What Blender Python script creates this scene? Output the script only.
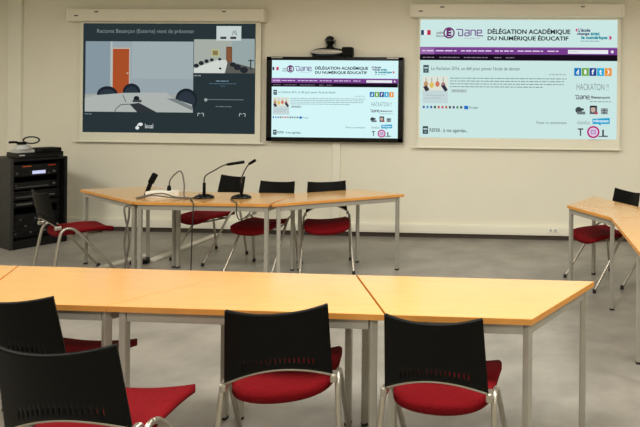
import bpy, bmesh, math, random
from mathutils import Matrix, Vector
random.seed(7)
for o in list(bpy.data.objects): bpy.data.objects.remove(o, do_unlink=True)
C = bpy.context.scene.collection
S = bpy.context.scene
R = math.radians

# ------------------------------------------------------------------ camera
cam_d = bpy.data.cameras.new('camera'); cam = bpy.data.objects.new('camera', cam_d); C.objects.link(cam)
F, CX, CY, YAW, ROLL, H = 554.77, 509.97, 107.32, .0475, .0097, 1.5973
cam_d.sensor_fit = 'HORIZONTAL'; cam_d.sensor_width = 36; cam_d.lens = F/640*36
cam_d.shift_x = -(CX-320)/640; cam_d.shift_y = -(213.5-CY)/640
cam_d.clip_start = .02
fw = Vector((-math.sin(YAW), math.cos(YAW), 0)); rt = Vector((math.cos(YAW), math.sin(YAW), 0)); up = Vector((0, 0, 1))
cr, sr = math.cos(ROLL), math.sin(ROLL)
cx_ = rt*cr+up*sr; cy_ = rt*-sr+up*cr; cz_ = -fw
cam.matrix_world = Matrix(((cx_.x, cy_.x, cz_.x, 0), (cx_.y, cy_.y, cz_.y, 0), (cx_.z, cy_.z, cz_.z, H), (0, 0, 0, 1)))
S.camera = cam
# ------------------------------------------------------------------ world, exposure
w = bpy.data.worlds.new('world'); S.world = w; w.use_nodes = True
w.node_tree.nodes['Background'].inputs[0].default_value = (1, .93, .82, 1)
w.node_tree.nodes['Background'].inputs[1].default_value = .0
S.view_settings.view_transform = 'Standard'; S.view_settings.look = 'None'
S.view_settings.exposure = 0; S.view_settings.gamma = 1; S.view_settings.use_curve_mapping = False
# ceiling luminaires (built further down): x, y, watts
LAMP_COLOUR = (1, .985, .92)
LAMPS = [(-3.2, 2.2, 50), (-.4, 2.2, 68), (2.0, 2.2, 50), (-3.3, 0, 40), (-.9, 0, 40), (1.6, 0, 40), (-1.6, 4.5, 30), (1.6, 4.5, 26), (-5.6, 3.6, 52)]

# ------------------------------------------------------------------ materials
def lin(c): 
    c = c/255
    return c/12.92 if c <= .04045 else ((c+.055)/1.055)**2.4
def rgb(*c): return tuple(lin(v) for v in c)+(1,)
def mat(name, col, rough=.5, metal=0, noise=0, scale=8, stretch=(1, 1, 1), spec=.5, bump=0, rvar=0, detail=4):
    m = bpy.data.materials.new(name); m.use_nodes = True; nt = m.node_tree; b = nt.nodes['Principled BSDF']
    b.inputs['Roughness'].default_value = rough; b.inputs['Metallic'].default_value = metal
    b.inputs['Specular IOR Level'].default_value = spec
    b.inputs['Base Color'].default_value = col
    if noise or bump or rvar:
        tc = nt.nodes.new('ShaderNodeTexCoord'); mp = nt.nodes.new('ShaderNodeMapping'); mp.inputs['Scale'].default_value = stretch
        nz = nt.nodes.new('ShaderNodeTexNoise'); nz.inputs['Scale'].default_value = scale; nz.inputs['Detail'].default_value = detail
        nt.links.new(tc.outputs['Object'], mp.inputs[0]); nt.links.new(mp.outputs[0], nz.inputs[0])
        if noise:
            rp = nt.nodes.new('ShaderNodeValToRGB'); rp.color_ramp.elements[0].position = .3; rp.color_ramp.elements[1].position = .7
            rp.color_ramp.elements[0].color = tuple(c*(1-noise) for c in col[:3])+(1,)
            rp.color_ramp.elements[1].color = tuple(min(1, c*(1+noise)) for c in col[:3])+(1,)
            nt.links.new(nz.outputs[0], rp.inputs[0]); nt.links.new(rp.outputs[0], b.inputs['Base Color'])
        if bump:
            bp = nt.nodes.new('ShaderNodeBump'); bp.inputs['Strength'].default_value = bump; bp.inputs['Distance'].default_value = .01
            nt.links.new(nz.outputs[0], bp.inputs['Height']); nt.links.new(bp.outputs[0], b.inputs['Normal'])
        if rvar:
            mr = nt.nodes.new('ShaderNodeMapRange'); mr.inputs[3].default_value = rough-rvar; mr.inputs[4].default_value = rough+rvar
            nt.links.new(nz.outputs[0], mr.inputs[0]); nt.links.new(mr.outputs[0], b.inputs['Roughness'])
    return m
_em = {}
def emis(c, k=1.0):
    key = (c, k)
    if key not in _em:
        m = bpy.data.materials.new('screen_glow'); m.use_nodes = True; nt = m.node_tree; nt.nodes.clear()
        e = nt.nodes.new('ShaderNodeEmission'); o = nt.nodes.new('ShaderNodeOutputMaterial')
        e.inputs[0].default_value = rgb(*c); e.inputs[1].default_value = k; nt.links.new(e.outputs[0], o.inputs[0]); _em[key] = m
    return _em[key]
M = dict(
    wall=mat('wall_paint', rgb(230, 225, 207), .75, noise=.015, scale=1.2, spec=.25),
    ceil=mat('ceiling_paint', rgb(225, 220, 208), .9, spec=.1),
    trim=mat('white_plastic_trunking', rgb(234, 230, 214), .5, spec=.3),
    skirt=mat('dark_rubber_skirting', rgb(62, 52, 44), .6, noise=.1, scale=6),
    fabric=mat('screen_fabric', rgb(233, 230, 212), .8, spec=.1),
    case=mat('screen_case_enamel', rgb(232, 227, 209), .45, spec=.3),
    wood=mat('beech_laminate', rgb(219, 166, 94), .24, noise=.05, scale=5, stretch=(1, 9, 1), spec=1.0, rvar=.03),
    edge=mat('beech_edge_band', rgb(206, 142, 66), .45, noise=.08, scale=8),
    steel=mat('grey_painted_steel', rgb(168, 164, 154), .42, .35, noise=.03, scale=20),
    steeld=mat('black_rubber', rgb(22, 21, 20), .7, noise=.1, scale=30),
    chrome=mat('satin_chrome', rgb(178, 172, 160), .36, .85, noise=.03, scale=20),
    red=mat('red_wool_fabric', rgb(112, 6, 15), .9, noise=.18, scale=160, bump=.25, spec=.15),
    black=mat('black_plastic', rgb(6, 6, 4), .5, noise=.12, scale=60, spec=.13, bump=.04),
    gloss=mat('gloss_black_plastic', rgb(7, 7, 8), .25, noise=.05, scale=10, spec=.3),
    rack=mat('black_enamelled_metal', rgb(9, 8, 8), .45, noise=.1, scale=14, spec=.25),
    rackside=mat('charcoal_side_panel', rgb(38, 37, 36), .5, noise=.06, scale=9, spec=.3),
    dev=mat('dark_anodised_panel', rgb(10, 10, 11), .45, noise=.1, scale=30, spec=.25),
    silver=mat('silver_plastic', rgb(196, 192, 182), .3, .5, noise=.03, scale=20),
    grey=mat('light_grey_plastic', rgb(186, 186, 182), .5, noise=.03, scale=20),
    white=mat('white_plastic', rgb(240, 236, 222), .4, noise=.02, scale=20),
    duct=mat('ivory_floor_duct', rgb(206, 200, 186), .5, noise=.03, scale=20),
    knob=mat('dull_grey_plastic', rgb(92, 90, 88), .5, noise=.05, scale=20),
    neck=mat('dark_metal_gooseneck', rgb(66, 60, 54), .45, .4, noise=.05, scale=20),
    cable=mat('grey_cable', rgb(92, 84, 74), .55, noise=.05, scale=20),
    bcable=mat('black_cable', rgb(20, 19, 18), .5, noise=.05, scale=20),
    lens=mat('lens_glass', rgb(8, 10, 14), .05, noise=.02, scale=10),
)
# floor: mottled grey linoleum
def floor_mat():
    m = mat('mottled_linoleum', rgb(158, 153, 142), .38, spec=.4); nt = m.node_tree; b = nt.nodes['Principled BSDF']
    tc = nt.nodes.new('ShaderNodeTexCoord')
    n1 = nt.nodes.new('ShaderNodeTexNoise'); n1.inputs['Scale'].default_value = 2.4; n1.inputs['Detail'].default_value = 5.5; n1.inputs['Roughness'].default_value = .62
    mp = nt.nodes.new('ShaderNodeMapping'); mp.inputs['Scale'].default_value = (1, 1.15, 1)
    nt.links.new(tc.outputs['Object'], mp.inputs[0]); nt.links.new(mp.outputs[0], n1.inputs[0])
    rp = nt.nodes.new('ShaderNodeValToRGB'); e = rp.color_ramp.elements
    e[0].position = .32; e[0].color = rgb(127, 121, 113); e[1].position = .66; e[1].color = rgb(153, 147, 137)
    k = e.new(.5); k.color = rgb(141, 136, 127)
    nt.links.new(n1.outputs[0], rp.inputs[0]); nt.links.new(rp.outputs[0], b.inputs['Base Color'])
    return m
M['floor'] = floor_mat()
for k_ in ('wood',):
    b_ = M[k_].node_tree.nodes['Principled BSDF']; b_.inputs['Coat Weight'].default_value = .8; b_.inputs['Coat Roughness'].default_value = .16

# ------------------------------------------------------------------ mesh helpers
class MB:
    def __init__(s): s.bm = bmesh.new(); s.mats = []; s.smooth = False
    def mi(s, m):
        if m is None: return 0
        if m not in s.mats: s.mats.append(m)
        return s.mats.index(m)
    def box(s, c, d, m=None, rot=None, bev=0):
        r = bmesh.ops.create_cube(s.bm, size=1); vs = r['verts']
        bmesh.ops.scale(s.bm, vec=d, verts=vs)
        fs = list({f for v in vs for f in v.link_faces})
        if bev:
            es = list({e for v in vs for e in v.link_edges})
            rr = bmesh.ops.bevel(s.bm, geom=es, offset=bev, segments=2, affect='EDGES', profile=.5)
            fs = list(set([f for f in fs if f.is_valid])|set(rr['faces'])); vs = list({v for f in fs for v in f.verts})
        if rot: bmesh.ops.transform(s.bm, matrix=rot, verts=vs)
        bmesh.ops.translate(s.bm, vec=c, verts=vs)
        i = s.mi(m)
        for f in fs: f.material_index = i
        return s
    def tube(s, pts, r, m=None, n=10, caps=True, closed=False):
        pts = [Vector(p) for p in pts]; i = s.mi(m); rings = []
        N = len(pts); prev = None
        for k, p in enumerate(pts):
            if closed: t = (pts[(k+1) % N]-pts[k-1]).normalized()
            else: t = ((pts[min(k+1, N-1)]-pts[max(k-1, 0)])).normalized()
            if prev is None:
                a = Vector((0, 0, 1)) if abs(t.z) < .9 else Vector((1, 0, 0)); u = t.cross(a).normalized()
            else: u = (prev-t*prev.dot(t)).normalized()
            prev = u; v = t.cross(u); rr = r[k] if isinstance(r, (list, tuple)) else r
            rings.append([s.bm.verts.new(p+(u*math.cos(q)+v*math.sin(q))*rr) for q in [2*math.pi*j/n for j in range(n)]])
        for k in range(N if closed else N-1):
            A, B = rings[k], rings[(k+1) % N]
            for j in range(n):
                f = s.bm.faces.new((A[j], A[(j+1) % n], B[(j+1) % n], B[j])); f.material_index = i; f.smooth = True
        if caps and not closed:
            f = s.bm.faces.new(list(reversed(rings[0]))); f.material_index = i; f = s.bm.faces.new(rings[-1]); f.material_index = i
        return s
    def lathe(s, prof, c=(0, 0, 0), m=None, n=24, rot=None, sx=1, sy=1):
        i = s.mi(m); rings = []; rot = rot or Matrix.Identity(4); c = Vector(c)
        for (r, z) in prof:
            rings.append([s.bm.verts.new(c+rot@Vector((max(r, 1e-4)*math.cos(q)*sx, max(r, 1e-4)*math.sin(q)*sy, z))) for q in [2*math.pi*j/n for j in range(n)]])
        for A, B in zip(rings, rings[1:]):
            for j in range(n):
                f = s.bm.faces.new((A[j], A[(j+1) % n], B[(j+1) % n], B[j])); f.material_index = i; f.smooth = True
        f = s.bm.faces.new(list(reversed(rings[0]))); f.material_index = i; f = s.bm.faces.new(rings[-1]); f.material_index = i
        return s
    def prism(s, poly, z0, z1, m=None, mside=None, bev=0):
        a = [s.bm.verts.new((x, y, z0)) for x, y in poly]; b = [s.bm.verts.new((x, y, z1)) for x, y in poly]; n = len(poly)
        i, j = s.mi(m), s.mi(mside or m)
        f = s.bm.faces.new(list(reversed(a))); f.material_index = j; top = s.bm.faces.new(b); top.material_index = i
        for k in range(n):
            f = s.bm.faces.new((a[k], a[(k+1) % n], b[(k+1) % n], b[k])); f.material_index = j
        if bev: bmesh.ops.bevel(s.bm, geom=list(top.edges), offset=bev, segments=2, affect='EDGES', profile=.5, material=j)
        return s
    def grid(s, fn, nu, nv, m=None, skip=None):
        i = s.mi(m); V = [[s.bm.verts.new(fn(a/nu, b/nv)) for b in range(nv+1)] for a in range(nu+1)]
        for a in range(nu):
            for b in range(nv):
                if skip and skip(a, b): continue
                f = s.bm.faces.new((V[a][b], V[a+1][b], V[a+1][b+1], V[a][b+1])); f.material_index = i; f.smooth = True
        return s
    def build(s, name, m=None, parent=None, normals=True):
        if normals: bmesh.ops.recalc_face_normals(s.bm, faces=s.bm.faces[:])
        me = bpy.data.meshes.new(name); s.bm.to_mesh(me); s.bm.free()
        for q in (s.mats or [m]): me.materials.append(q)
        o = bpy.data.objects.new(name, me); C.objects.link(o)
        if parent: o.parent = parent
        return o
def tag(o, label, cat, group=None, kind=None):
    if label: o['label'] = label
    if cat: o['category'] = cat
    if group: o['group'] = group
    if kind: o['kind'] = kind
    return o
def thing(name, label, cat, loc=(0, 0, 0), rz=0, group=None):
    o = bpy.data.objects.new(name, None); C.objects.link(o); o.location = loc; o.rotation_euler = (0, 0, rz); o.empty_display_size = .1
    return tag(o, label, cat, group)
def struct(o): o['kind'] = 'structure'; return o
def copy_tree(o, parent=None):
    c = o.copy(); C.objects.link(c)
    if parent: c.parent = parent
    for ch in list(o.children): copy_tree(ch, c)
    return c
def arc(c, r, a0, a1, n, ax=(0, 1), off=None):
    out = []
    for k in range(n+1):
        a = a0+(a1-a0)*k/n; p = [c[0], c[1], c[2]]; p[ax[0]] += r*math.cos(a); p[ax[1]] += r*math.sin(a); out.append(tuple(p))
    return out
def smooth_path(pts, n=6):
    P = [Vector(p) for p in pts]; P = [P[0]*2-P[1]]+P+[P[-1]*2-P[-2]]; out = []
    for k in range(1, len(P)-2):
        for j in range(n):
            t = j/n; a, b, c, d = P[k-1], P[k], P[k+1], P[k+2]
            out.append(.5*((2*b)+(-a+c)*t+(2*a-5*b+4*c-d)*t*t+(-a+3*b-3*c+d)*t**3))
    out.append(P[-2]); return out

# ------------------------------------------------------------------ room shell
WY = 6.73; X0, X1, Y0, ZC = -7.2, 4.2, -2.6, 3.05
struct(MB().box(((X0+X1)/2, (WY+Y0)/2, -.05), (X1-X0, WY-Y0, .1)).build('floor', M['floor']))
struct(MB().box(((X0+X1)/2, (WY+Y0)/2, ZC+.05), (X1-X0, WY-Y0, .1)).build('ceiling', M['ceil']))
struct(MB().box(((X0+X1)/2, WY+.05, ZC/2), (X1-X0, .1, ZC)).build('wall_back', M['wall']))
struct(MB().box(((X0+X1)/2, Y0-.05, ZC/2), (X1-X0, .1, ZC)).build('wall_front', M['wall']))
struct(MB().box((X0-.05, (WY+Y0)/2, ZC/2), (.1, WY-Y0, ZC)).build('wall_left', M['wall']))
struct(MB().box((X1+.05, (WY+Y0)/2, ZC/2), (.1, WY-Y0, ZC)).build('wall_right', M['wall']))
struct(MB().box(((X0+X1)/2, WY-.009, .027), (X1-X0, .018, .054), bev=.003).build('baseboard_back', M['skirt']))
t = MB().box(((X0+X1)/2, WY-.02, .11), (X1-X0, .04, .108), bev=.004).box(((X0+X1)/2, WY-.041, .11), (X1-X0, .006, .07), bev=.002)
struct(t.build('trim_1', M['trim']))                                  # trunking along the foot of the wall
struct(MB().box((-2.45, WY-.0125, .665), (.095, .025, 1.0), bev=.004).build('trim_2', M['trim']))   # cable cover under the television
struct(MB().box((-6.585, WY-.02, 1.6), (.17, .04, 2.88), bev=.006).build('trim_3', M['trim']))       # boxed riser at the left
so = thing('wall_socket', 'small white socket plate on the low wall trunking right of the tables', 'socket', (.216, WY-.044, .125))
MB().box((0, -.004, 0), (.12, .008, .05), bev=.003).build('plate', M['white'], so)
for dx in (-.028, .028): MB().lathe([(.017, 0), (.017, .003), (.012, .004)], (dx, -.008, 0), rot=Matrix.Rotation(R(90), 4, 'X')).build('outlet', M['grey'], so)

# ------------------------------------------------------------------ ceiling luminaires (above the frame)
LIGHTNAMES = ['left middle', 'centre middle', 'right middle', 'left rear', 'centre rear', 'right rear', 'centre near screens', 'right near screens', 'far left']
for (x, y, wt), nm in zip(LAMPS, LIGHTNAMES):
    t = thing('ceiling_light', 'square ceiling light panel, '+nm, 'ceiling light', (x, y, ZC), group='square ceiling lights')
    MB().box((0, 0, -.012), (.66, .66, .024), bev=.004).build('frame', M['white'], t)
    MB().box((0, 0, -.027), (.58, .58, .006)).build('diffuser', emis((255, 240, 215), 2.0), t)
    ld = bpy.data.lights.new('lamp', 'AREA'); ld.shape = 'SQUARE'; ld.size = .6; ld.energy = wt; ld.color = LAMP_COLOUR
    lo = bpy.data.objects.new('lamp', ld); C.objects.link(lo); lo.parent = t; lo.location = (0, 0, -.04)

# ------------------------------------------------------------------ flat graphics for the screens
class Page:
    """pictures shown on a screen: coloured shapes in one mesh, facing -y"""
    def __init__(s, x0, x1, z0, z1, y, px, k=1.0):
        s.mb = MB(); s.r = (x0, x1, z0, z1, y); s.px = px; s.k = k; s.layer = 0
    def P(s, x, y):
        a, b, c, d = s.px; x0, x1, z0, z1, _ = s.r
        return (x0+(x-a)/(c-a)*(x1-x0), s.r[4]-s.layer*.0004, z1-(y-b)/(d-b)*(z1-z0))
    def poly(s, pts, c):
        s.layer += 1; i = s.mb.mi(emis(c, s.k)); f = s.mb.bm.faces.new([s.mb.bm.verts.new(s.P(*p)) for p in pts]); f.material_index = i
    def rect(s, x0, y0, x1, y1, c): s.poly([(x0, y0), (x0, y1), (x1, y1), (x1, y0)], c)
    def many(s, rects, c):
        s.layer += 1; i = s.mb.mi(emis(c, s.k))
        for x0, y0, x1, y1 in rects:
            f = s.mb.bm.faces.new([s.mb.bm.verts.new(s.P(*p)) for p in ((x0, y0), (x0, y1), (x1, y1), (x1, y0))]); f.material_index = i
    def disc(s, x, y, rx, ry, c, n=28): s.poly([(x+rx*math.cos(-2*math.pi*k/n), y+ry*math.sin(-2*math.pi*k/n)) for k in range(n)], c)
    def line(s, pts, wd, c):
        s.layer += 1; i = s.mb.mi(emis(c, s.k))
        for (xa, ya), (xb, yb) in zip(pts, pts[1:]):
            L = math.hypot(xb-xa, yb-ya) or 1; nx, ny = -(yb-ya)/L*wd/2, (xb-xa)/L*wd/2
            f = s.mb.bm.faces.new([s.mb.bm.verts.new(s.P(*p)) for p in ((xa+nx, ya+ny), (xb+nx, yb+ny), (xb-nx, yb-ny), (xa-nx, ya-ny))]); f.material_index = i
    def words(s, x0, x1, y, h, c, seed=0):
        """a line of text too small to read: a row of word-long dashes"""
        rnd = random.Random(seed); x = x0; rs = []
        while x < x1-2:
            l = min(rnd.uniform(6, 20)*h/3, x1-x); rs.append((x, y-h/2, x+l, y+h/2)); x += l+h*.9
        s.many(rs, c)
    def text(s, body, x0, x1, y0, y1, c, bold=0):
        s.layer += 1; i = s.mb.mi(emis(c, s.k))
        cu = bpy.data.curves.new('lettering', 'FONT'); cu.body = body; cu.size = 1; cu.offset = bold; cu.resolution_u = 3
        ob = bpy.data.objects.new('lettering', cu); me = bpy.data.meshes.new_from_object(ob)
        xs = [v.co.x for v in me.vertices]; ys = [v.co.y for v in me.vertices]
        ax, bx, ay, by = min(xs), max(xs), min(ys), max(ys)
        vs = [s.mb.bm.verts.new(s.P(x0+(v.co.x-ax)/(bx-ax)*(x1-x0), y1-(v.co.y-ay)/(by-ay)*(y1-y0))) for v in me.vertices]
        for p in me.polygons:
            try: f = s.mb.bm.faces.new([vs[j] for j in p.vertices]); f.material_index = i
            except ValueError: pass
        bpy.data.objects.remove(ob); bpy.data.curves.remove(cu); bpy.data.meshes.remove(me)
    def build(s, name, parent):
        for f in s.mb.bm.faces:
            f.normal_update()
            if f.normal.y > 0: f.normal_flip()
        return s.mb.build(name, None, parent, normals=False)

def dane(p, x, y, k, c, wd):
    for path in ([(0, 0), (18, 0), (18, 18), (7, 18), (7, 6)], [(24, 2), (36, 2), (36, 18), (24, 18), (24, 10), (36, 10)], [(41, 18), (41, 2), (53, 2), (53, 18)], [(58, 10), (70, 10), (70, 2), (58, 2), (58, 18), (75, 18)]):
        p.line([(x+a*k, y+b*k) for a, b in path], wd, c)
def web_page(x0, x1, z0, z1, y, parent, name, bg, k=1.0):
    p = Page(x0, x1, z0, z1, y, (28, 38, 570, 374), k)
    bk, pu, gr = (32, 30, 38), (118, 62, 140), (120, 138, 140)
    p.rect(28, 38, 570, 374, bg)
    p.rect(30, 68, 38, 82, (40, 60, 90)); p.rect(38, 68, 47, 82, (235, 235, 240)); p.rect(47, 68, 57, 82, (190, 50, 80))
    p.text('académie', 73, 96, 71, 79, (90, 70, 100), .01); p.text('Besançon', 73, 96, 81, 89, (90, 70, 100), .01)
    p.disc(108, 76, 16, 16, (108, 38, 108)); p.disc(108, 76, 12, 12, bg); p.text('É', 101, 115, 60, 86, (108, 38, 108), .06)
    dane(p, 128, 66, 1, (112, 66, 140), 3.0); p.words(150, 196, 91, 1.6, (170, 165, 190), 3)
    p.text('DÉLÉGATION ACADÉMIQUE', 215, 442, 62, 81, bk, .03); p.text('DU NUMÉRIQUE ÉDUCATIF', 215, 437, 82, 99, bk, .03)
    p.text('«', 456, 462, 63, 71, (200, 40, 110), .05); p.text("L'école", 464, 496, 62, 72, (60, 66, 110), .04); p.text('change', 460, 494, 73, 83, (60, 66, 110), .04); p.text('avec', 497, 522, 74, 82, (0, 140, 160), .04)
    p.text('le numérique', 472, 543, 83, 95, (0, 140, 160), .05); p.text('»', 546, 555, 84, 93, (200, 40, 110), .05); p.words(470, 520, 98, 2, (110, 150, 160), 5)
    p.rect(28, 116, 570, 137, pu); p.rect(28, 116, 68, 137, (150, 100, 168)); p.rect(28, 116, 570, 119, (140, 92, 160))
    p.words(34, 66, 127, 3.4, (225, 205, 235), 1)
    for a, b, sd in ((72, 132, 2), (142, 226, 3), (236, 288, 4), (298, 368, 5), (380, 410, 6)): p.words(a, b, 127, 3.4, (225, 205, 235), sd)
    p.rect(436, 123, 545, 134, (232, 236, 240)); p.disc(556, 128, 4, 4, (230, 220, 240)); p.words(440, 468, 128, 2, (190, 190, 200), 9)
    p.rect(28, 137, 570, 154, (24, 14, 28))
    for a, b, sd in ((36, 68, 12), (82, 138, 13), (150, 218, 14), (234, 254, 15), (266, 290, 16)): p.words(a, b, 146, 2.2, (140, 128, 146), sd)
    for yy in (179, 353):
        p.rect(38, yy-11, 53, yy+11, (52, 72, 80)); p.rect(40, yy-5, 51, yy-1, (190, 215, 218)); p.rect(42, yy+2, 49, yy+8, (120, 140, 146))
    p.text("Le Hackaton 2016, un défi pour penser l'école de demain", 60, 305, 172, 185, (70, 84, 90), .0); p.words(385, 432, 193, 1.8, gr, 21)
    p.rect(37, 200, 107, 276, (196, 214, 216)); p.rect(37, 200, 107, 240, (222, 226, 212))
    for k_, (xx, cc) in enumerate(((46, (196, 150, 110)), (62, (224, 190, 90)), (78, (206, 120, 96)), (94, (160, 120, 120)))):
        p.rect(xx-1, 204, xx+1, 218, (150, 150, 146)); p.disc(xx, 222+(k_ % 2)*3, 6, 8, cc)
    p.poly([(38, 230), (46, 244), (56, 238), (48, 226)], (60, 50, 60)); p.poly([(88, 228), (100, 244), (107, 238), (98, 224)], (46, 52, 70))
    p.words(46, 98, 254, 1.6, (160, 175, 180), 31); p.words(42, 90, 262, 1.6, (160, 175, 180), 32)
    for k_, yy in enumerate((205, 213, 221, 229)): p.words(113, (433, 428, 425, 368)[k_], yy, 2.3, gr, 40+k_)
    p.rect(116, 236, 160, 246, (186, 206, 208)); p.words(120, 156, 241, 2.2, gr, 50)
    for k_, cc in enumerate(((60, 90, 160), (50, 140, 200), (70, 90, 160), (60, 60, 70), (200, 70, 70), (210, 70, 120), (190, 90, 60), (60, 60, 66), (90, 60, 120), (70, 130, 70), (60, 60, 66), (70, 120, 190))):
        p.rect(38+k_*10.4, 284, 43.5+k_*10.4, 291, cc)
    p.rect(154, 283, 164, 293, (30, 110, 200)); p.text('Partager', 167, 193, 284, 293, (80, 95, 100)); 
    p.text('Poster un commentaire', 352, 434, 324, 332, (90, 104, 108), .0)
    p.text('REFER : à vos agendas...', 58, 165, 348, 361, (60, 72, 78), .01)
    for k_, (cc, ch) in enumerate((((24, 120, 186), 'd'), ((110, 170, 70), 'e'), ((40, 70, 140), 'f'), ((40, 170, 214), 't'), ((232, 150, 60), ')'))):
        xx = 453+k_*20.6; p.rect(xx, 174, xx+19, 196, cc); p.text(ch, xx+6, xx+13, 178, 192, (240, 246, 248), .04)
    p.text('HACKATON !!', 460, 546, 218, 236, (96, 110, 116), -.01)
    dane(p, 456, 251, .55, (100, 100, 116), 2.2); p.text('Besançon', 500, 550, 252, 261, (80, 84, 94), .03); p.words(496, 553, 268, 2, gr, 61)
    p.disc(466, 292, 9, 9, (66, 74, 80)); p.rect(462, 296, 484, 304, (110, 120, 124)); p.rect(472, 287, 480, 293, (50, 55, 60))
    p.rect(496, 280, 516, 303, (92, 92, 98)); p.disc(505, 290, 6, 8, (196, 176, 160)); p.rect(497, 279, 514, 284, (40, 36, 40)); p.disc(514, 300, 4, 4, (190, 70, 90))
    p.rect(526, 286, 545, 303, (150, 162, 166)); p.line([(527, 292), (544, 292)], 2, (70, 78, 84)); p.line([(529, 299), (542, 299)], 2, (70, 78, 84)); p.line([(535, 286), (535, 303)], 2, (70, 78, 84))
    p.text('viaeduc', 461, 498, 320, 332, (140, 152, 156)); p.poly([(503, 316), (504, 331), (520, 330), (524, 335), (528, 330), (550, 330), (550, 313)], (20, 160, 206)); p.text('néopass', 506, 547, 317, 328, (232, 248, 252), .02)
    p.text('T', 464, 479, 343, 364, (60, 66, 74), .02); p.text('L', 530, 545, 346, 366, (60, 66, 74), .02); p.line([(520, 365), (532, 365)], 2.5, (60, 66, 74))
    p.disc(506, 353, 17, 17, (180, 30, 120)); p.disc(506, 353, 12.5, 12.5, (226, 200, 226)); p.rect(499, 347, 513, 359, (170, 140, 190)); p.rect(502, 350, 510, 356, (214, 190, 220))
    return p.build(name, parent)

def video_page(x0, x1, z0, z1, y, parent):
    p = Page(x0, x1, z0, z1, y, (70, 72, 598, 405))
    p.rect(70, 72, 598, 405, (40, 52, 55))
    p.text('Rectorat Besançon (Externe) vient de présenter', 113, 412, 89, 105, (128, 140, 142), .0)
    # big picture: an empty meeting room with an orange door
    p.rect(78, 127, 410, 342, (150, 164, 170))
    p.rect(78, 127, 157, 290, (134, 150, 160)); p.rect(155, 127, 161, 262, (176, 186, 184)); p.rect(222, 127, 410, 240, (158, 172, 176))
    p.rect(160, 146, 216, 286, (190, 176, 160)); p.rect(163, 150, 213, 286, (164, 74, 42)); p.rect(167, 156, 209, 284, (166, 78, 40)); p.rect(206, 222, 211, 226, (200, 180, 160))
    p.rect(78, 288, 410, 342, (160, 164, 160))
    for x, y_, rx, ry in ((147, 288, 32, 24), (222, 280, 27, 25), (390, 303, 33, 34)): p.disc(x, y_, rx, ry, (30, 36, 44)); p.disc(x, y_+3, rx-6, ry-6, (44, 54, 64))
    p.poly([(78, 300), (110, 292), (200, 284), (330, 282), (350, 300), (408, 318), (410, 342), (78, 342)], (172, 178, 174))
    p.poly([(216, 318), (246, 314), (300, 342), (240, 342)], (48, 52, 56)); p.poly([(330, 300), (356, 300), (410, 324), (410, 336)], (120, 128, 130))
    p.disc(238, 301, 9, 8, (30, 34, 38)); p.rect(226, 305, 254, 312, (60, 62, 66))
    p.line([(196, 290), (202, 304), (206, 312)], 2, (70, 76, 80)); p.line([(222, 318), (190, 320), (176, 332), (172, 342)], 2.5, (84, 88, 90))
    # small picture: another room with a white table
    p.rect(413, 120, 597, 222, (164, 172, 164)); p.rect(528, 118, 597, 200, (150, 166, 166)); p.rect(466, 150, 490, 172, (184, 180, 130)); p.rect(470, 154, 486, 168, (130, 120, 80))
    p.rect(511, 142, 529, 210, (110, 72, 50)); p.rect(514, 146, 526, 206, (132, 84, 54))
    p.poly([(413, 208), (486, 182), (512, 182), (516, 196), (506, 222), (413, 222)], (206, 212, 206)); p.poly([(516, 186), (597, 206), (597, 222), (508, 222)], (92, 92, 88))
    for x, y_, r_ in ((421, 200, 8), (436, 192, 8), (452, 186, 7), (468, 182, 6), (492, 180, 5), (532, 196, 9), (546, 204, 11), (566, 212, 12), (494, 208, 4)): p.disc(x, y_, r_, r_*.8, (38, 42, 48))
    p.line([(586, 180), (586, 212)], 4, (60, 62, 66)); p.line([(578, 184), (596, 184)], 3, (60, 62, 66)); p.words(416, 440, 230, 3, (150, 160, 164), 4)
    # own picture
    p.rect(482, 80, 557, 124, (196, 208, 206)); p.rect(494, 112, 512, 119, (60, 58, 56)); p.rect(524, 112, 542, 119, (60, 58, 56)); p.line([(530, 108), (534, 94), (540, 106)], 2, (110, 120, 120)); p.line([(540, 92), (544, 108)], 2, (110, 120, 120))
    p.words(482, 520, 246, 2.6, (120, 150, 170), 5); p.words(462, 544, 254, 2, (84, 110, 130), 6); p.words(496, 514, 261, 2, (84, 110, 130), 7)
    p.line([(448, 302), (566, 302)], 2.2, (110, 122, 124)); p.disc(452, 303, 5, 5, (150, 160, 162)); p.words(482, 530, 323, 2.4, (110, 124, 126), 8)
    for x in (437, 563): p.line([(x-9, 352), (x-8, 343), (x-1, 345)], 2, (180, 188, 188)); p.line([(x+2, 343), (x+9, 344), (x+8, 353)], 2, (180, 188, 188))
    p.line([(240, 392), (248, 378), (256, 376)], 4, (210, 214, 214)); p.disc(244, 390, 6, 5, (220, 224, 224)); p.disc(254, 379, 7, 5, (220, 224, 224)); p.text('local', 268, 293, 377, 391, (190, 196, 198), .02)
    p.words(82, 104, 349, 2.4, (120, 140, 150), 9)
    return p.build('projected_image', parent)

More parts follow.
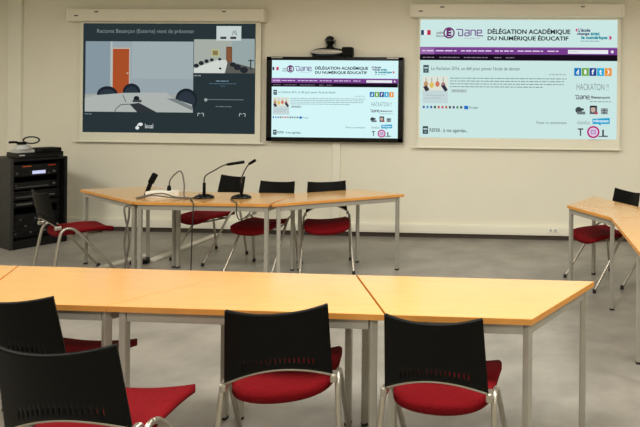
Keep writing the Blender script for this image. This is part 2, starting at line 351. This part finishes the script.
# ------------------------------------------------------------------ pull-down projection screens
def pull_screen(label, hx0, hx1, hz0, hz1, fx0, fx1, fz, bx0, bx1):
    cx = (hx0+hx1)/2
    t = thing('projection_screen', label, 'projection screen', (cx, WY, hz0), group='pull-down screens on the back wall')
    w_ = hx1-hx0; h_ = hz1-hz0
    c = MB().box((0, -.06, h_/2), (w_-.05, .11, h_), bev=.02).build('case', M['case'], t)
    for sx in (-1, 1): MB().box((sx*(w_/2-.02), -.06, h_/2), (.04, .118, h_+.008), bev=.018).build('end_cap', M['case'], t)
    for k_, dx in enumerate((.14, .4)): MB().box((-w_/2+dx, -.1165, h_*(.42+.3*k_)), (.05, .006, .014), bev=.003).build('badge', M['rackside'], c)
    MB().box((w_/2-.5, -.1165, h_*.75), (.05, .006, .012), bev=.003).build('badge', M['rackside'], c)
    MB().box(((fx0+fx1)/2-cx, -.042, (fz-hz0)/2+.01), (fx1-fx0, .002, hz0-fz+.02)).build('fabric', M['fabric'], t)
    MB().box(((bx0+bx1)/2-cx, -.042, fz-hz0-.008), (bx1-bx0, .022, .020), bev=.005).build('bottom_bar', M['case'], t)
    return t
t1 = pull_screen('pull-down screen at left showing a dark video call window with an orange door', -5.85, -3.33, 2.615, 2.775, -5.715, -3.40, 1.13, -5.80, -3.35)
v = video_page(-5.675, -3.467, 1.236, 2.598, WY-.0445, t1)
v.matrix_parent_inverse = Matrix.Translation((-t1.location.x, -t1.location.y, -t1.location.z))
t2 = pull_screen('pull-down screen at right showing a large pale blue web page', -1.54, 1.04, 2.675, 2.84, -1.44, 1.00, 1.11, -1.52, 1.02)
v = web_page(-1.417, .96, 1.223, 2.654, WY-.0445, t2, 'projected_image', (203, 231, 227))
v.matrix_parent_inverse = Matrix.Translation((-t2.location.x, -t2.location.y, -t2.location.z))

# ------------------------------------------------------------------ television
tv = thing('television', 'wall-mounted black flat television showing a web page between the two screens', 'television', (-2.459, WY, 1.155))
MB().box((0, -.018, .52), (.6, .036, .5)).build('wall_mount', M['rack'], tv)
TVW, TVH = 1.693, 1.035
b = MB().box((0, -.055, TVH/2), (TVW, .045, TVH), bev=.006)
iw0, iw1, iz0, iz1 = -TVW/2+.066, TVW/2-.062, .052, TVH-.042
for (c, d) in (((0, -.08, (iz1+TVH)/2), (TVW-.004, .012, TVH-iz1)), ((0, -.08, iz0/2), (TVW-.004, .012, iz0)), (((iw0-TVW/2)/2, -.08, TVH/2), (iw0+TVW/2, .012, TVH-.004)), (((iw1+TVW/2)/2, -.08, TVH/2), (TVW/2-iw1, .012, TVH-.004))): b.box(c, d, bev=.003)
b.build('bezel', M['gloss'], tv)
for sx in (-1, 1): MB().box((sx*(TVW/2-.13), -.0875, TVH-.012), (.14, .003, .009)).build('corner_glint', M['silver'], tv)  # light glints at the bezel's top corners, put in as silver strips
web_page(iw0, iw1, iz0, iz1, -.0785, tv, 'display', (212, 246, 248))

# conference camera standing on the television's top edge
cz = 1.155+TVH
cm = thing('conference_camera', 'black and silver ball-headed conference camera on a wide bracket on top of the television', 'camera', (-2.522, WY-.07, cz+.001))
MB().lathe([(.0, 0), (.18, 0), (.225, .03), (.22, .055), (.16, .085), (.06, .102), (.0, .103)], (-.02, 0, .012), m=M['gloss'], n=32, sy=.3).build('base', None, cm)
MB().lathe([(.205*math.cos(R(a)), .032*math.sin(R(a))) for a in range(-90, 91, 15)], (-.03, -.052, .058), n=32, sy=.13).build('front_lip', M['silver'], cm)
MB().box((.225, -.01, .062), (.13, .09, .115), bev=.016).build('side_box', M['black'], cm)
MB().box((0, .0, .008), (.42, .08, .014), bev=.003).build('bracket', M['rack'], cm)
MB().lathe([(.05, 0), (.045, .02), (.03, .04), (.03, .06)], (0, 0, .1), n=20).build('neck', M['black'], cm)
hd = MB().lathe([(.058*math.sin(math.pi*k/12), -.058*math.cos(math.pi*k/12)) for k in range(13)], (0, 0, .2), m=M['gloss'], n=24).build('camera_head', None, cm)
MB().lathe([(.032, 0), (.032, .02), (.024, .026), (.0, .024)], (0, -.048, .2), rot=Matrix.Rotation(R(90), 4, 'X'), n=20).build('lens', M['lens'], hd)
for sx in (-1, 1): MB().tube(arc((sx*.058, 0, .175), .04, R(-60), R(150), 10, (1, 2)), .009).build('yoke_arm', M['silver'], hd)

# ------------------------------------------------------------------ tables
TT = .74; SD = .5196
def leg_positions(poly, ins=.05):
    n = len(poly); out = []
    for k in range(n):
        p, a, b_ = Vector(poly[k]), Vector(poly[k-1]), Vector(poly[(k+1) % n])
        d1 = (p-a).normalized(); d2 = (b_-p).normalized(); n1 = Vector((-d1.y, d1.x)); n2 = Vector((-d2.y, d2.x))
        s_ = n1+n2; out.append(p+s_*(ins/(1+n1.dot(n2))))
    return out
def table(kind, label, poly, org, rot, group, legpoly=None):
    """poly: CCW outline in local metres"""
    n = len(poly); t = thing(kind, label, 'table', (org[0], org[1], 0), rot, group)
    sh = leg_positions(poly, .0015)
    top = MB().prism([(p.x, p.y) for p in sh], TT-.025, TT, M['wood'], M['edge'], bev=.002); top.build('tabletop', None, t)
    L = leg_positions(legpoly or poly, .034)
    fr = MB()
    for k in range(n):
        a, b_ = L[k], L[(k+1) % n]; d = b_-a; ln = d.length; ang = math.atan2(d.y, d.x)
        fr.box(((a.x+b_.x)/2, (a.y+b_.y)/2, TT-.026-.0235), (ln-.035, .025, .045), rot=Matrix.Rotation(ang, 4, 'Z'), bev=.002)
    fr.build('apron_frame', M['steel'], t)
    for k in range(n):
        a = L[k]; d = L[(k+1) % n]-a; ang = math.atan2(d.y, d.x)
        lg = MB().box((a.x, a.y, (TT-.026+.012)/2), (.031, .031, TT-.026-.012), rot=Matrix.Rotation(ang, 4, 'Z'), bev=.004).build('leg', M['steel'], t)
        MB().box((a.x, a.y, .0075), (.032, .032, .015), rot=Matrix.Rotation(ang, 4, 'Z'), bev=.003).build('foot', M['steeld'], lg)
    return t
LONG_NEAR = [(-.6, 0), (.6, 0), (.3, SD), (-.3, SD)]        # long side towards the camera
LONG_FAR = [(-.3, 0), (.3, 0), (.6, SD), (-.6, SD)]
RECT = [(-.6, 0), (.6, 0), (.6, .6), (-.6, .6)]
RO = Vector((-.6128, 2.2536)); RT = -.0086
def row(x, y): return (RO.x+x*math.cos(RT)-y*math.sin(RT), RO.y+x*math.sin(RT)+y*math.cos(RT))
g1 = 'trapezoid tables of the front row'
table('trapezoid_table', 'front-row trapezoid table at the right end with its pointed corner in open floor', LONG_FAR, row(.306, 0), RT, g1)
table('trapezoid_table', 'front-row trapezoid table in the middle, chair with tilted back tucked at its right half', LONG_NEAR, row(-.6, 0), RT, g1)
table('trapezoid_table', 'front-row trapezoid table left of the middle one, behind the two leftmost chairs', LONG_FAR, row(-1.501, 0), RT, g1)
table('trapezoid_table', 'front-row trapezoid table at the left edge of the photo, only a sliver of top showing', LONG_NEAR, row(-2.405, 0), RT, g1)
g2 = 'wood-topped tables below the screens'
GO = Vector((-2.303, 4.6942)); GT = .0096
def bk(x, y): return (GO.x+x*math.cos(GT)-y*math.sin(GT), GO.y+x*math.sin(GT)+y*math.cos(GT))
table('rectangular_table', 'rectangular table below the screens carrying two gooseneck microphones and a white box', RECT, bk(-.6, 0), GT, g2)
FR = .5784
fx = bk(.028+.6*math.cos(FR), .6*math.sin(FR)); table('trapezoid_table', 'angled trapezoid table below the television with a chair behind it', LONG_NEAR, fx, GT+FR, g2)
GR = -.5621
gx = bk(-1.206-.6*math.cos(GR), -.6*math.sin(GR)); table('trapezoid_table', 'angled trapezoid table below the left screen, next to the black equipment rack', LONG_NEAR, gx, GT+GR, g2)
# right arm: Q inner corner, P tip (short side inside), long side outside
Q = Vector((.5925, 4.3967)); ET = 1.0773
P_ = Q+.6*Vector((math.cos(ET+R(60)), math.sin(ET+R(60)))); hd_ = math.atan2(Q.y-P_.y, Q.x-P_.x)   # along P->Q
mid = (P_+Q)/2
table('trapezoid_table', 'trapezoid table at the right with a pointed far corner, red chair seat beneath it', LONG_FAR, (mid.x, mid.y), hd_, 'tables at the right edge')
ang = hd_-R(30)   # rectangle running towards the camera
d_ = Vector((math.cos(ang), math.sin(ang)))
ro = Q+d_*.603
table('rectangular_table', 'rectangular table running out of the right edge of the photo', RECT, (ro.x, ro.y), ang, 'tables at the right edge', [(.25, 0), (.6, 0), (.6, .6), (.25, .6)])

# ------------------------------------------------------------------ chairs
def make_chair():
    t = thing('stacking_chair', 'x', 'chair', group='black-backed chairs with red seats')
    W, D = .212, .212
    def foot_xy(u, v):      # square -> rounded square
        x, y = 2*u-1, 2*v-1; e = 5.5
        r = max(abs(x), abs(y)); n_ = (abs(x)**e+abs(y)**e)**(1/e) or 1
        k = r/n_ if n_ else 1
        return x*k, y*k
    def surf(top):
        def fn(u, v):
            x, y = foot_xy(u, v); X, Y = x*W*(1-.05*(1-y)/2), y*D
            c = max(0, 1-max(abs(x), abs(y))**6)
            if top: z = .462+.012*c-.026*max(0, y)**2-.012*(1-x*x)*.6+.010*x*x
            else: z = .455-.034*(max(0, 1-x*x))**.8-.026*max(0, y)**2-.012+.010*x*x
            return (X, Y, z)
        return fn
    b = MB().grid(surf(True), 18, 18).grid(surf(False), 18, 18)
    # close the rim
    bm = b.bm; bmesh.ops.remove_doubles(bm, verts=bm.verts[:], dist=1e-5)
    es = [e for e in bm.edges if e.is_boundary]
    bmesh.ops.bridge_loops(bm, edges=es)
    for f in bm.faces: f.smooth = True
    b.build('seat', M['red'], t)
    # backrest: dished plastic shell, dipped top edge, arched lower edge, row of slots
    def edge_low(x): return .524+.062*(1-x*x)
    def edge_top(x): return .826-.016*(1-abs(x)**2.2)
    def yb(x, z): return -.238-.20*(z-.5)+(-.040*(1-x*x)) + .0
    NU, NV = 69, 14
    def bfn(u, v):
        x = 2*u-1; z0, z1 = edge_low(x), edge_top(x)
        vv = [0, .055, .09, .12, .155, .2, .3, .4, .5, .6, .7, .8, .9, .97, 1][round(v*NV)]
        z = z0+(z1-z0)*vv; hw = .199-.015*(z-.5)/.3
        return (x*hw, yb(x, z), z)
    bk_ = MB().grid(bfn, NU, NV, skip=lambda a, b_: b_ in (2, 3, 4) and 10 < a < NU-10 and a % 3 == 0)
    o = bk_.build('backrest', M['black'], t)
    md = o.modifiers.new('shell', 'SOLIDIFY'); md.thickness = .012; md.offset = 0
    pts = []
    for k in range(25):
        x = -1+k/12; z = edge_low(x)-.004; hw = .199-.015*(z-.5)/.3; pts.append((x*hw*1.01, yb(x, z)-.001, z))
    MB().tube(pts, .0065, n=8).build('lower_rim', M['chrome'], o)
    for s in (-1, 1):
        MB().box((s*.203, -.234, .508), (.026, .05, .034), rot=None, bev=.008).build('clip', M['chrome'], o)
    # frame: a tube on each side, front leg and rear leg with a curved knee
    for s in (-1, 1):
        rear = [(s*.238, -.290, .012), (s*.232, -.268, .16), (s*.225, -.246, .31), (s*.219, -.228, .420), (s*.217, -.214, .468), (s*.216, -.190, .493), (s*.216, -.165, .497)]
        lg = MB().tube(smooth_path(rear, 4), .0115, n=12).build('leg', M['chrome'], t)
        MB().lathe([(.0145, 0), (.0155, .004), (.0145, .03), (.012, .032)], (s*.238, -.290, 0), n=14).build('foot', M['steeld'], lg)
        fr = [(s*.216, -.165, .497), (s*.216, -.135, .487), (s*.217, -.105, .462), (s*.219, -.06, .410), (s*.225, .04, .270), (s*.234, .15, .117), (s*.240, .225, .012)]
        lg = MB().tube(smooth_path(fr, 4), .0115, n=12).build('leg', M['chrome'], t)
        MB().lathe([(.0145, 0), (.0155, .004), (.0145, .03), (.012, .032)], (s*.240, .225, 0), n=14).build('foot', M['steeld'], lg)
    MB().tube([(-.217, -.10, .457), (-.16, -.09, .411), (.16, -.09, .411), (.217, -.10, .457)], .010, n=10).tube([(-.14, -.09, .411), (-.12, .12, .404), (.12, .12, .404), (.14, -.09, .411)], .009, n=10).build('seat_support', M['chrome'], t)
    return t
chair0 = make_chair()
CH = [
    (-1.55, 2.00, 6, 'chair nearest the camera at bottom left, black back seen from behind'),
    (-2.11, 2.42, 2, 'chair cut by the left edge of the photo, behind the nearest chair'),
    (-1.06, 2.37, 15, 'chair with tilted back at the middle front table, seen from behind'),
    (-.355, 2.33, -3, 'chair seen from behind at the seam of the middle and right front tables'),
    (-3.41, 5.62, 158, 'turned chair behind the rectangular table, its back between the two microphones'),
    (-2.647, 5.23, 176, 'chair behind the right end of the rectangular table, facing the camera'),
    (-2.02, 5.30, 202, 'chair facing the camera behind the angled table under the television'),
    (-4.19, 4.93, -31, 'chair standing sideways by the black equipment rack, chrome legs towards the camera'),
    (.597, 5.14, 118.7, 'chair with red seat under the pointed table at the right'),
    (1.085, 4.85, 118.7, 'chair almost hidden under the right tables, only legs showing'),
]
for k, (x, y, a, lb) in enumerate(CH):
    o = chair0 if k == 0 else copy_tree(chair0)
    o.location = (x, y, 0); o.rotation_euler = (0, 0, R(a)); o['label'] = lb

# ------------------------------------------------------------------ microphones and cables on the table
def mic(x, y, label, pts, head, cable):
    t = thing('gooseneck_microphone', label, 'microphone', (x, y, TT), group='gooseneck microphones')
    MB().lathe([(.0, 0), (.088, 0), (.09, .008), (.08, .02), (.045, .033), (.02, .037), (.0, .037)], n=28, sy=.8).build('base', M['gloss'], t)
    MB().tube([(0, 0, .03), (0, 0, .14)], .013, n=12).build('stem', M['black'], t)
    MB().tube(smooth_path([(0, 0, .13)]+pts), .006, n=8).build('gooseneck', M['neck'], t)
    MB().tube([pts[-1], tuple(a+(b-a)*.08 for a, b in zip(pts[-1], head)), head], [.009, .013, .014], n=12).build('microphone_head', M['black'], t)
    MB().tube(smooth_path(cable), .0045, n=8).build('cable', M['bcable'], t)
mic(-3.03, 4.94, 'gooseneck microphone at left on the rectangular table, neck bent right', [(0, 0, .17), (.02, -.002, .21), (.10, -.01, .255), (.18, -.02, .298), (.225, -.025, .312)], (.385, -.03, .338),
    [(-.07, -.02, .012), (-.06, -.10, .008), (.04, -.236, .006), (.07, -.268, -.02), (.07, -.275, -.1), (.06, -.272, -.4), (.05, -.27, -.73)])
mic(-2.70, 4.975, 'gooseneck microphone at right on the rectangular table, upright neck', [(0, 0, .17), (.015, 0, .22), (.05, -.01, .28), (.078, -.015, .315)], (.150, -.05, .352),
    [(-.06, -.03, .012), (-.03, -.12, .008), (.10, -.27, .006), (.125, -.305, -.02), (.13, -.31, -.09), (.15, -.29, -.14), (.19, -.22, -.10), (.20, -.2, -.05)])
bx = thing('table_box', 'white connection box with a tangle of cables on the rectangular table', 'box', (-3.455, 4.97, TT))
MB().prism([(-.11, -.06), (.10, -.06), (.12, .07), (-.09, .07)], 0, .055, M['white'], bev=.006).build('body', None, bx)
MB().box((-.135, .02, .075), (.03, .03, .15), rot=Matrix.Rotation(R(20), 4, 'Y'), bev=.006).build('plug', M['black'], bx)
MB().box((-.095, .02, .165), (.05, .03, .10), rot=Matrix.Rotation(R(28), 4, 'Y'), bev=.008).build('plug', M['black'], bx)
MB().lathe([(.016, 0), (.018, .02), (.012, .05)], (.06, .02, .052), n=14).build('connector', M['black'], bx)
MB().tube(smooth_path([(.06, .02, .09), (.08, .01, .16), (.16, 0, .235), (.21, -.02, .22), (.25, -.05, .12), (.27, -.08, .02), (.31, -.06, .006)]), .006, n=8).build('cable', M['cable'], bx)
MB().tube(smooth_path([(.35, .02, .03), (.37, -.05, .012), (.30, -.12, .007), (.15, -.10, .012), (0, -.12, .03), (-.09, -.14, .008), (-.15, -.12, .007), (-.14, -.08, .007), (-.03, -.09, .035), (.08, -.09, .045), (.2, -.11, .02), (.33, -.09, .007)]), .006, n=8).build('cable', M['cable'], bx)

# cables hanging from the seam of the tables, floor duct
hc = MB()
for k in range(2):
    pts = [(-3.53+.02*math.sin(z*11+k*3), 4.64+.012*math.cos(z*11+k*3), z) for z in [.70, .6, .5, .4, .3, .2, .1]]
    pts = [(-3.53, 4.75, .705+k*.0), (-3.53, 4.68, .71)]+pts+[(-3.56-.03*k, 4.68, .02), (-3.68-.05*k, 4.76, .01)]
    hc.tube(smooth_path(pts), .008, n=8)
tag(hc.build('hanging_cable', M['cable']), 'twisted grey cables hanging to the floor at the left end of the rectangular table', 'cable')
fd = thing('floor_duct', 'pale floor cable duct running from the tables to the back wall', 'cable duct', (-3.89, 5.45, 0))
MB().prism([(-.055, 0), (.055, 0), (.04, 1.2), (-.04, 1.2)], 0, .014, M['duct'], bev=.004).build('channel', None, fd)
MB().box((-.05, -.09, .02), (.16, .08, .038), rot=Matrix.Rotation(R(20), 4, 'Z'), bev=.008).build('plug_block', M['black'], fd)

sd = MB().prism([(-.05, -.24), (.05, -.24), (.05, .24), (-.05, .24)], 0, .014, M['duct'], bev=.004).build('floor_duct', None)
sd.location = (-4.14, 5.42, 0); sd.rotation_euler = (0, 0, R(-14))
tag(sd, 'short pale strip of floor duct left of the hanging cables', 'cable duct')

# ------------------------------------------------------------------ equipment rack
FL = Vector((-5.64, 5.705)); FRt = Vector((-5.41, 6.17)); ex = (FRt-FL); RW = ex.length; ra = math.atan2(ex.y, ex.x)
RH, RD = .985, .58
rk = thing('equipment_rack', 'black open-fronted equipment rack standing on the floor at the far left', 'rack', (FL.x, FL.y, 0), ra)
PT = .03
MB().box((PT/2, RD/2, RH/2), (PT, RD, RH), bev=.006).build('side_panel', M['rackside'], rk)
MB().box((RW-PT/2, RD/2, RH/2), (PT, RD, RH), bev=.006).build('side_panel', M['rack'], rk)
MB().box((RW/2, RD/2, RH-PT/2), (RW-2*PT, RD, PT), bev=.004).build('top_panel', M['rack'], rk)
MB().box((RW/2, RD/2, .045), (RW-2*PT, RD, .09), bev=.004).build('base_panel', M['rack'], rk)
MB().box((RW/2, RD-.01, RH/2), (RW-2*PT, .02, RH-.06)).build('rear_panel', M['rack'], rk)
for x in (PT+.012, RW-PT-.012): MB().box((x, .13, RH/2+.03), (.022, .02, RH-.13), bev=.002).build('mounting_rail', M['dev'], rk)
def dev(name, label, z, h, cat, fn, rec=.11):
    t = thing(name, label, cat, (FL.x+math.cos(ra)*RW/2-math.sin(ra)*rec, FL.y+math.sin(ra)*RW/2+math.cos(ra)*rec, z), ra, 'devices in the equipment rack')
    MB().box((0, .20, h/2), (RW-2*PT-.055, .36, h-.006), bev=.004).build('chassis', M['dev'], t)
    MB().box((0, .009, h/2), (RW-2*PT-.004, .016, h-.004), bev=.003).build('front_panel', M['dev'], t)
    fn(t, h); return t
def led(t, x, z, w_, h_, c, k, name='indicator'): MB().box((x, -.001, z), (w_, .008, h_), bev=.001).build(name, emis(c, k), t)
def knob(t, x, z, r_, m): MB().lathe([(r_, 0), (r_, .012), (r_*.8, .018), (0, .018)], (x, .002, z), rot=Matrix.Rotation(R(90), 4, 'X'), n=14).build('knob', m, t)
def d_amp(t, h):
    led(t, .03, .040, .12, .036, (215, 220, 255), .9, 'display'); led(t, -.08, .112, .08, .010, (235, 120, 60), .35); led(t, .15, .112, .07, .010, (225, 70, 50), .35)
    knob(t, .17, .04, .016, M['knob']); knob(t, .12, .03, .007, M['knob']); knob(t, -.17, .04, .012, M['knob'])
dev('amplifier', 'rack amplifier with a glowing white display, top of the rack', .775, .135, 'amplifier', d_amp)
def d_player(t, h):
    MB().box((-.03, -.002, h*.3), (.30, .006, .008), bev=.001).build('slot', M['knob'], t); knob(t, .17, h*.5, .012, M['knob']); knob(t, -.18, h*.6, .008, M['knob'])
dev('disc_player', 'slim rack disc player with a thin pale slot, below the amplifier', .635, .08, 'player', d_player)
def d_rec(t, h):
    MB().box((0, -.002, h*.35), (.36, .008, .012), bev=.002).build('handle_bar', M['knob'], t)
    for k in range(3): knob(t, -.15+.04*k, h*.75, .007, M['dev'])
dev('rack_drawer', 'rack drawer with a long grey handle bar, middle of the rack', .515, .10, 'drawer', d_rec)
def d_sw(t, h):
    MB().box((-.1, -.002, h/2), (.14, .006, .016), bev=.001).build('port_strip', M['knob'], t); led(t, .12, h*.6, .022, .016, (240, 110, 100), .9); MB().box((.08, -.002, h/2), (.05, .006, .012)).build('label_strip', M['knob'], t)
dev('network_switch', 'thin rack unit with a red indicator light', .44, .06, 'network switch', d_sw)
def d_mix(t, h):
    for r_ in range(3):
        for k in range(9): knob(t, -.18+.045*k, .05+.075*r_, .010, M['knob'] if (k+r_) % 3 == 0 else M['dev'])
    MB().box((.1, -.002, h-.022), (.09, .006, .012)).build('label_strip', M['knob'], t)
dev('audio_mixer', 'rack audio mixer covered in small knobs, bottom of the rack', .10, .26, 'mixer', d_mix)
# things on the rack
def rk_pt(x, y, z): return (FL.x+math.cos(ra)*x-math.sin(ra)*y, FL.y+math.sin(ra)*x+math.cos(ra)*y, z)
cd = thing('video_codec', 'flat black video conference unit lying on top of the rack', 'video codec', rk_pt(RW/2+.0, .19, RH), ra)
MB().prism([(-.19, -.18), (.22, -.18), (.22, .12), (-.19, .12)], .006, .06, M['rack'], bev=.006).build('body', None, cd)
MB().box((.07, .02, .085), (.2, .22, .05), bev=.012).build('raised_cover', M['black'], cd)
for sx in (-.16, .18):
    for sy in (-.14, .09): MB().lathe([(.015, 0), (.015, .008)], (sx, sy, 0), n=12).build('foot', M['steeld'], cd)
led(cd, .16, .03, .02, .008, (200, 200, 200), .5); cd.children[-1].location = (0, -.18, 0)
MB().box((-.16, -.181, .035), (.05, .004, .012)).build('label_strip', M['grey'], cd)
gu = thing('grey_desk_unit', 'light grey wedge-shaped unit on the black unit on top of the rack', 'desk unit', rk_pt(.15, .13, RH+.0605), ra)
MB().prism([(-.08, -.07), (.08, -.07), (.08, .08), (-.08, .08)], 0, .03, M['grey'], bev=.004).lathe([(.085, .029), (.07, .06), (.045, .085), (.0, .087)], m=M['grey'], n=20).build('body', None, gu)
hs = thing('headset', 'black headset with a ring-shaped band resting on the grey unit', 'headset', rk_pt(.15, .13, RH+.0605+.087), ra)
hb = MB().tube([(.07*math.cos(q)+.075, .045*math.sin(q), .045+.034*math.sin(q)+.006*math.cos(q)) for q in [2*math.pi*k/28 for k in range(28)]], .008, n=8, closed=True).build('headband', M['bcable'], hs)
MB().lathe([(.04, 0), (.045, .01), (.04, .028), (.0, .03)], (-.01, 0, .001), n=18).build('ear_pad', M['black'], hs)
MB().tube(smooth_path([(-.01, 0, .018), (-.05, -.01, .026), (-.09, -.02, .030), (-.13, -.02, .03)]), [.009]*7+[.013]*11+[.012], n=8).build('microphone_boom', M['black'], hs)
